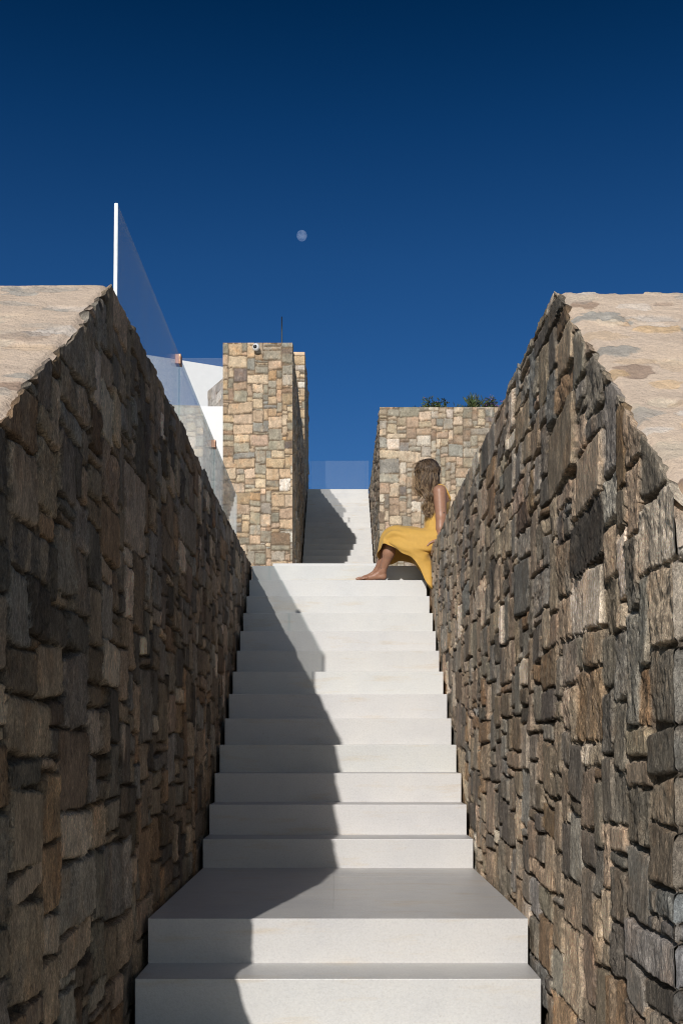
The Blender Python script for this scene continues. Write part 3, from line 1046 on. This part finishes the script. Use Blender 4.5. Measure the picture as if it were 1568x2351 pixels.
# head, looking down and to the left
HC = Zp(985, 330, 9.57)
ellipsoid(HC, (.094, .074, .098), .015, 0.25)
ellipsoid(Zp(925, 400, 9.57), (.058, .052, .068), .025, 0.3)
ellipsoid(Zp(905, 465, 9.57), (.026, .028, .024), .02)
capsule(Zp(862, 385, 9.57), Zp(848, 425, 9.57), .010, .013, .008)
ellipsoid(Zp(868, 452, 9.57), (.012, .020, .007), .006)
for dn in (9.545, 9.595):
    ellipsoid(Zp(872, 370, dn), (.010, .012, .009), .006)
for dn in (9.497, 9.643):
    ellipsoid(Zp(1000, 375, dn), (.017, .008, .030), .006, .2)
# legs
near = dict(hip=Zp(1075, 1085, 9.525), knee=Zp(600, 1045, 9.575), calf=Zp(556, 1230, 9.615), ank=Zp(494, 1425, 9.675), heel=Zp(502, 1492, 9.685), mid=Zp(410, 1478, 9.68), ball=Zp(318, 1510, 9.675), toe=9.675)
far = dict(hip=Zp(1075, 1085, 9.675), knee=Zp(585, 1050, 9.69), calf=Zp(518, 1230, 9.72), ank=Zp(436, 1425, 9.79), heel=Zp(446, 1492, 9.80), mid=Zp(365, 1480, 9.80), ball=Zp(290, 1510, 9.80), toe=9.80)
for lg in (near, far):
    capsule(lg['hip'], lg['knee'], .076, .046, .03)
    capsule(lg['knee'], lg['calf'], .048, .052, .02)
    capsule(lg['calf'] + np.array((.006, 0, 0)), lg['ank'], .050, .029, .02)
    capsule(lg['ank'], lg['heel'], .029, .025, .015)
    capsule(lg['heel'], lg['ball'], .024, .021, .015)
    capsule(lg['ank'], lg['mid'], .028, .020, .015)
    capsule(lg['mid'], lg['ball'], .022, .019, .015)
    b = lg['ball']
    for q, (oy, ln, r) in enumerate(((-.024, .066, .0125), (-.008, .062, .0095), (.006, .055, .009), (.018, .047, .0085), (.029, .038, .0085))):
        oy = -oy if lg is near else oy        # big toe on the inner side
        a0 = b + np.array((0, oy * .8, .0))
        capsule(a0, a0 + np.array((-ln * .6, oy * .1, -.004)), r * 1.1, r, .008)
        capsule(a0 + np.array((-ln * .6, oy * .1, -.004)), a0 + np.array((-ln, oy * .15, -.010)), r, r * .9, .004)


def arm(sh, el, wr, hand_dir, pdir, spread):
    capsule(sh, el, .059, .046, .02)
    capsule(el, (el + wr) / 2, .046, .039, .015)
    capsule((el + wr) / 2, wr, .036, .024, .015)
    hd = hand_dir / np.linalg.norm(hand_dir)
    pw = spread / np.linalg.norm(spread)
    palm = wr + hd * .07
    for o in (-.022, -.007, .008, .022):
        capsule(wr + pw * o * .5, palm + pw * o, .014, .0115, .010)
    for o, ln in ((-.027, .055), (-.009, .064), (.009, .070), (.026, .063)):
        a0 = palm + pw * o
        d1 = hd + pdir * .25
        d2 = hd * .55 + pdir * .9
        k1 = a0 + d1 / np.linalg.norm(d1) * ln * .5
        k2 = k1 + d2 / np.linalg.norm(d2) * ln * .5
        capsule(a0, k1, .0090, .0082, .004)
        capsule(k1, k2, .0082, .0068, .003)
    th = wr + hd * .022 + pw * .022
    t1 = th + hd * .03 + pw * .026
    capsule(th, t1, .012, .010, .008)
    capsule(t1, t1 + hd * .026 + pdir * .01, .0095, .0078, .004)


arm(Zp(1117, 560, 9.452), Zp(1134, 835, 9.440), Zp(1122, 1085, 9.425), np.array((-.90, .02, -.30)), np.array((-.35, 0, -.9)), np.array((.0, 1.0, .05)))
arm(Zp(1117, 565, 9.750), Zp(1150, 840, 9.765), Zp(1110, 1050, 9.775), np.array((-.93, .0, -.25)), np.array((-.35, 0, -.9)), np.array((.0, -1.0, .05)))


def surface_nets(f, origin, h):
    s = f < 0
    nx, ny, nz = f.shape
    corner = [(i, j, k) for i in (0, 1) for j in (0, 1) for k in (0, 1)]
    cnt = np.zeros((nx - 1, ny - 1, nz - 1), np.int8)
    for i, j, k in corner:
        cnt += s[i:nx - 1 + i, j:ny - 1 + j, k:nz - 1 + k]
    act = (cnt > 0) & (cnt < 8)
    ci = np.argwhere(act)
    idx = -np.ones(act.shape, np.int64)
    idx[act] = np.arange(len(ci))
    acc = np.zeros((len(ci), 3)); num = np.zeros(len(ci))
    vals = {c: f[ci[:, 0] + c[0], ci[:, 1] + c[1], ci[:, 2] + c[2]] for c in corner}
    for a in corner:
        for ax_ in range(3):
            if a[ax_]: continue
            b = list(a); b[ax_] = 1; b = tuple(b)
            fa, fb = vals[a], vals[b]
            cr = (fa < 0) != (fb < 0)
            t = np.where(cr, fa / np.where(cr, fa - fb, 1), 0)
            p = np.array(a, float)[None] + t[:, None] * (np.array(b) - np.array(a))[None]
            acc[cr] += p[cr]; num[cr] += 1
    V = origin + h * (ci + acc / num[:, None])
    quads = []
    for ax_ in range(3):
        u, v = [(1, 2), (2, 0), (0, 1)][ax_]
        n = np.array(f.shape)
        sl0 = [slice(1, n[q] - 1) for q in range(3)]; sl1 = list(sl0)
        sl0[ax_] = slice(0, n[ax_] - 1); sl1[ax_] = slice(1, n[ax_])
        ch = s[tuple(sl0)] != s[tuple(sl1)]
        e = np.argwhere(ch)
        e += np.array([0 if q == ax_ else 1 for q in range(3)])
        ins = s[e[:, 0], e[:, 1], e[:, 2]]
        def cell(du, dv):
            c = e.copy(); c[:, u] += du; c[:, v] += dv
            return idx[c[:, 0], c[:, 1], c[:, 2]]
        q = np.stack([cell(-1, -1), cell(0, -1), cell(0, 0), cell(-1, 0)], 1)
        q[~ins] = q[~ins][:, ::-1]
        quads.append(q)
    q = np.concatenate(quads)
    return V, q[(q >= 0).all(1)]


V, Q = surface_nets(SD, lo, VOX)
skin, t, b = new_mat('skin')
at = N(t, 'ShaderNodeAttribute', attribute_name='tone').outputs['Color']
pos = N(t, 'ShaderNodeNewGeometry').outputs['Position']
t.links.new(mix(t, at, ramp(t, noise_node(t, pos, 45, 4), [(.3, (.92,) * 3), (.7, (1.07,) * 3)]), 1.0, 'MULTIPLY'), b.inputs['Base Color'])
b.inputs['Roughness'].default_value = 0.45
b.inputs['Subsurface Weight'].default_value = 0.12
b.inputs['Subsurface Radius'].default_value = (.012, .005, .003)
b.inputs['Subsurface Scale'].default_value = 1.0
col = np.tile(np.array((.36, .185, .115)), (len(V), 1))
for c, r, k in ((Zp(868, 452, 9.57), .018, (.40, .13, .11)), (Zp(862, 372, 9.545), .010, (.03, .02, .02)), (Zp(862, 372, 9.595), .010, (.03, .02, .02)), (Zp(478, 1400, 9.645), .007, (.10, .07, .06)), (Zp(1165, 790, 9.40), .010, (.12, .08, .06))):
    m = sstep(r - np.linalg.norm(V - c, axis=1), 0, r * .4)[:, None]
    col = col * (1 - m) + m * np.array(k)
mb = MB()
mb.add(V, Q, col)
person = mb.build('person', skin)
tag(person, 'barefoot long haired woman in a yellow dress sitting on the edge of the right wall', 'person')

# ---- dress
def catmull(pts, n, closed=False):
    pts = np.asarray(pts, float)
    k = len(pts)
    ts = np.linspace(0, k if closed else k - 1, n, endpoint=not closed)
    i = np.floor(ts).astype(int)
    if not closed: i = np.clip(i, 0, k - 2)
    f = ts - i
    def g(j):
        if closed: return pts[j % k]
        j = np.asarray(j)
        e = pts[np.clip(j, 0, k - 1)]
        e = np.where((j < 0).reshape((-1,) + (1,) * (pts.ndim - 1)), 2 * pts[0] - pts[1], e)
        return np.where((j > k - 1).reshape((-1,) + (1,) * (pts.ndim - 1)), 2 * pts[-1] - pts[-2], e)
    p0, p1, p2, p3 = g(i - 1), g(i), g(i + 1), g(i + 2)
    f = f.reshape((-1,) + (1,) * (pts.ndim - 1))
    return 0.5 * (2 * p1 + (p2 - p0) * f + (2 * p0 - 5 * p1 + 4 * p2 - p3) * f ** 2 + (3 * p1 - p0 - 3 * p2 + p3) * f ** 3)


def ring(front, nf, n, nb, back, far=None):
    def mir(q): return (q[0], q[1], 19.2 - q[2])
    fb, fr, ff = far if far else (mir(nb), mir(n), mir(nf))
    return [Zp(*q) for q in (front, nf, n, nb, back, fb, fr, ff)]


rings = [
    ring((1000, 640, 9.6), (1040, 640, 9.505), (1120, 700, 9.470), (1200, 680, 9.495), (1236, 640, 9.6)),
    ring((985, 700, 9.6), (1025, 720, 9.495), (1105, 740, 9.470), (1190, 730, 9.49), (1232, 720, 9.6)),
    ring((968, 790, 9.6), (1010, 800, 9.495), (1090, 805, 9.472), (1172, 805, 9.49), (1208, 800, 9.6)),
    ring((948, 900, 9.6), (992, 905, 9.485), (1075, 905, 9.460), (1158, 905, 9.485), (1195, 900, 9.6)),
    ring((938, 958, 9.6), (985, 975, 9.455), (1090, 1010, 9.418), (1180, 1045, 9.45), (1220, 1050, 9.6)),
    ring((860, 945, 9.6), (868, 985, 9.44), (965, 1090, 9.408), (1050, 1195, 9.43), (1085, 1205, 9.6)),
    ring((740, 938, 9.6), (735, 985, 9.45), (800, 1105, 9.41), (940, 1215, 9.41), (1010, 1262, 9.49), ((960, 1230, 9.72), (820, 1120, 9.79), (740, 985, 9.75))),
    ring((600, 938, 9.62), (600, 985, 9.485), (680, 1100, 9.43), (860, 1235, 9.40), (1013, 1380, 9.45), ((900, 1270, 9.68), (740, 1180, 9.80), (610, 1000, 9.77))),
    ring((494, 1035, 9.66), (512, 1065, 9.525), (600, 1128, 9.455), (830, 1262, 9.405), (1013, 1490, 9.425), ((890, 1320, 9.66), (700, 1250, 9.83), (520, 1130, 9.82))),
    ring((440, 1295, 9.70), (500, 1135, 9.50), (655, 1192, 9.455), (850, 1325, 9.41), (1010, 1635, 9.405), ((890, 1395, 9.65), (700, 1322, 9.84), (575, 1362, 9.88))),
]
K = np.array([catmull(r, 96, True) for r in rings])
SK = catmull(K, 130)
tt = np.linspace(0, 1, 130)[:, None]
th = np.linspace(0, 1, 96, endpoint=False)[None]
dS = np.gradient(SK, axis=0); dT = np.gradient(SK, axis=1)
nrm = np.cross(dS, dT); nrm /= np.linalg.norm(nrm, axis=-1, keepdims=True) + 1e-9
fold = (0.0050 * np.sin(th * 2 * math.pi * 9 + 5 * tt + 1.2 * np.sin(tt * 9)) * sstep(tt, .45, .95)
        + 0.0040 * vnoise(th * 14 + 0 * tt, tt * 7 + 0 * th, seed=3) + 0.0022 * vnoise(th * 40 + tt * 20, tt * 14 + 0 * th, seed=4))
fold *= sstep(tt, 0.05, 0.3)
fold = fold + sstep(tt, .5, .95) * sstep(tt, .4, .5) * (0.017 * np.sin(th * 2 * math.pi * 5 + 2.6 + 2.2 * tt) * (np.sin(th * math.pi) ** 2) - 0.006 * np.sin(th * 2 * math.pi * 11 + 9 * tt))
SK = SK + nrm * fold[..., None]
mb = MB()
mb.grid(SK, (1, 1, 1), 0, True, wrap=True)
# straps: over the near and far shoulder, down the back
for sgn in (-1, 1):
    o = lambda X, Y, w: Zp(X, Y, 9.6 + sgn * w)
    st = catmull([o(1035, 645, .100), o(1055, 560, .098), o(1100, 488, .085), o(1150, 488, .088), o(1195, 540, .098), o(1228, 610, .088), o(1236, 650, .06)], 26)
    mb.tube(st, .0065, 6)
dress_m, t, b = new_mat('mustard_fabric')
pos = N(t, 'ShaderNodeNewGeometry').outputs['Position']
t.links.new(mix(t, (0.60, 0.345, 0.068), ramp(t, noise_node(t, pos, 30, 4), [(.3, (.94,) * 3), (.7, (1.05,) * 3)]), 1.0, 'MULTIPLY'), b.inputs['Base Color'])
b.inputs['Roughness'].default_value = 0.75
b.inputs['Sheen Weight'].default_value = 0.15
t.links.new(bump(t, noise_node(t, pos, 700, 2), .0006), b.inputs['Normal'])
dress = mb.build('dress', dress_m, person)
so = dress.modifiers.new('thickness', 'SOLIDIFY')
so.thickness = 0.003
so.offset = 0

# ---- hair
rng = np.random.default_rng(5)
mb = MB()
dark, brown, blond = np.array((.030, .019, .013)), np.array((.12, .070, .038)), np.array((.50, .335, .185))
# the mass close to the scalp
n, m_ = 40, 26
T_, Q_ = np.meshgrid(np.linspace(0, math.pi * .62, m_), np.linspace(0, 2 * math.pi, n, endpoint=False), indexing='ij')
Xh = np.stack([np.sin(T_) * np.cos(Q_) * .101, np.sin(T_) * np.sin(Q_) * .084, np.cos(T_) * .106], -1)
rot = -0.42
Xr = np.stack([Xh[..., 0] * math.cos(rot) + Xh[..., 2] * math.sin(rot) * -1, Xh[..., 1], Xh[..., 0] * math.sin(rot) + Xh[..., 2] * math.cos(rot)], -1)
mb.grid(Xr * (1 + .02 * vnoise(Q_ * 14, T_ * 2, seed=9))[..., None] + HC + np.array((.006, 0, .003)), dark * 1.3, 0, True, wrap=True)
Rh = np.array((.105, .088, .108))


def shell(X, Y, side, grow=1.0):
    """point of the head shell drawn at (X, Y); side -1 is towards the viewer"""
    x, z = (Zp(X, Y, HC[1]) - HC)[[0, 2]]
    q = (x / Rh[0]) ** 2 + (z / Rh[2]) ** 2
    if q > .98:
        f = math.sqrt(.98 / q); x *= f; z *= f; q = .98
    return HC + np.array((x * grow, side * Rh[1] * math.sqrt(1 - q) * grow, z * grow))


def strand(pts, n=16, r0=.0022, r1=.0011, cols=None):
    c = catmull(pts, n)
    c += rng.normal(0, .0012, 3)
    s = np.linspace(0, 1, n)[:, None]
    cc = cols[0] * (1 - s) ** 1.3 + cols[1] * (1 - (1 - s) ** 1.3)
    mb.tube(c, np.linspace(r0, r1, n), 4, cc, cap=False)


CL = [(rng.random(), -1 if rng.random() < .78 else 1, rng.normal(0, 1, 12)) for _ in range(64)]
for i in range(900):
    cq, near_side, cj = CL[i % 64]
    q = float(np.clip(cq + rng.normal(0, .03), 0, 1))
    g = 1 + rng.uniform(-.02, .07)
    p0 = shell(rng.normal(995, 45), rng.uniform(212, 245), near_side * .6, g)
    p1 = shell(862 + 215 * q + rng.normal(0, 14), 300 + rng.normal(0, 20), near_side, g)
    p2 = shell(858 + 235 * q + rng.normal(0, 16), 390 + rng.normal(0, 20), near_side, g)
    dd = HC[1] + near_side * (.078 + .016 * cj[9] * .8 + rng.normal(0, .006))
    wav = 26 * cj[0] + rng.normal(0, 7)
    if q < .42:        # hair blown across the face
        p3 = Zp(860 + 270 * q + 20 * cj[1] + rng.normal(0, 10), 500 + 20 * cj[2] + rng.normal(0, 8), dd)
        p4 = Zp(868 + 350 * q + 12 * cj[3] + rng.normal(0, 12) + wav, 550 + 18 * cj[4] + rng.normal(0, 10), dd)
        end = rng.random()
        p5 = Zp(905 + 300 * q + 26 * cj[5] + rng.normal(0, 14), 555 + 85 * end + 14 * cj[6], dd - near_side * .01)
        pts = [p0, p1, p2, p3, p4, p5]
    else:              # the long lock falling in front of the shoulder
        qq = (q - .42) / .58
        p3 = Zp(935 + 140 * qq + 12 * cj[1] + rng.normal(0, 8), 500 + rng.normal(0, 10), dd - .01)
        p4 = Zp(985 + 58 * qq + rng.normal(0, 8) + wav * .6, 610 + 12 * cj[2] + rng.normal(0, 8), min(dd, 9.52) - .045)
        p5 = Zp(968 + 82 * qq + rng.normal(0, 10) - wav, 720 + 16 * cj[3] + rng.normal(0, 8), 9.475 + .012 * cj[7] + rng.normal(0, .004))
        p6 = Zp(962 + 84 * qq + rng.normal(0, 11) + wav * .5, 785 + 28 * cj[4] + rng.uniform(-30, 40), 9.47 + .012 * cj[8] + rng.normal(0, .005))
        pts = [p0, p1, p2, p3, p4, p5, p6]
    tip = blond if rng.random() < .35 + .35 * (cj[10] > 0) else brown
    root = dark * rng.uniform(.8, 2.0) if rng.random() < .75 else brown * .8
    strand(pts, 18, .0024, .0010, (root, tip * rng.uniform(.5, 1.2)))
for i in range(150):    # dark hair at the back of the head and the nape
    q = rng.random()
    p0 = shell(rng.normal(1010, 30), 222, -.6, 1.02)
    p1 = shell(1050 + 60 * q, 280, -1, 1.03)
    p2 = shell(1075 + 45 * q, 370, -1, 1.04)
    p3 = Zp(1062 + 55 * q, 440 + rng.normal(0, 12), 9.50 + .05 * q)
    p4 = Zp(1050 + 60 * q + rng.normal(0, 8), 480 + rng.uniform(-10, 14), 9.51 + .05 * q)
    strand([p0, p1, p2, p3, p4], 14, .0026, .0014, (dark, dark * rng.uniform(1, 2.6)))
for i in range(26):     # loose strands in the wind
    y = rng.uniform(240, 420)
    p0 = shell(900, y, -.8)
    a = rng.uniform(-90, -15)
    strand([p0, Zp(850 + rng.normal(0, 15), y + 10, 9.5), Zp(840 + a * .3, y + 60 + rng.normal(0, 40), 9.5), Zp(850 + a * .4, y + 140 + rng.normal(0, 40), 9.49), Zp(880 + rng.normal(0, 30), y + 200, 9.49)], 16, .0012, .0006, (brown, blond))
hair_m, t, b = new_mat('long_hair')
at = N(t, 'ShaderNodeAttribute', attribute_name='tone').outputs['Color']
t.links.new(at, b.inputs['Base Color'])
b.inputs['Roughness'].default_value = 0.42
mb.build('hair', hair_m, person)

# ------------------------------------------------------------------ the moon
moon_m = bpy.data.materials.new('pale_moon')
moon_m.use_nodes = True
t = moon_m.node_tree
t.nodes.clear()
o = N(t, 'ShaderNodeOutputMaterial')
tr = N(t, 'ShaderNodeBsdfTransparent')
df = N(t, 'ShaderNodeBsdfDiffuse')
tc = N(t, 'ShaderNodeTexCoord')
t.links.new(ramp(t, noise_node(t, tc.outputs['Object'], 0.09, 4, .6), [(.38, (.034, .045, .062)), (.58, (.085, .10, .12))]), df.inputs['Color'])
ad = N(t, 'ShaderNodeAddShader')
t.links.new(tr.outputs['BSDF'], ad.inputs[0])
t.links.new(df.outputs['BSDF'], ad.inputs[1])
t.links.new(ad.outputs['Shader'], o.inputs['Surface'])
mb = MB()
sphere(mb, (0, 0, 0), 14.2, 48, 32)
moon = mb.build('moon', moon_m)
moon.location = P(693, 541, 3000)
tag(moon, 'pale daytime moon in the deep blue sky above the stairs', 'moon')
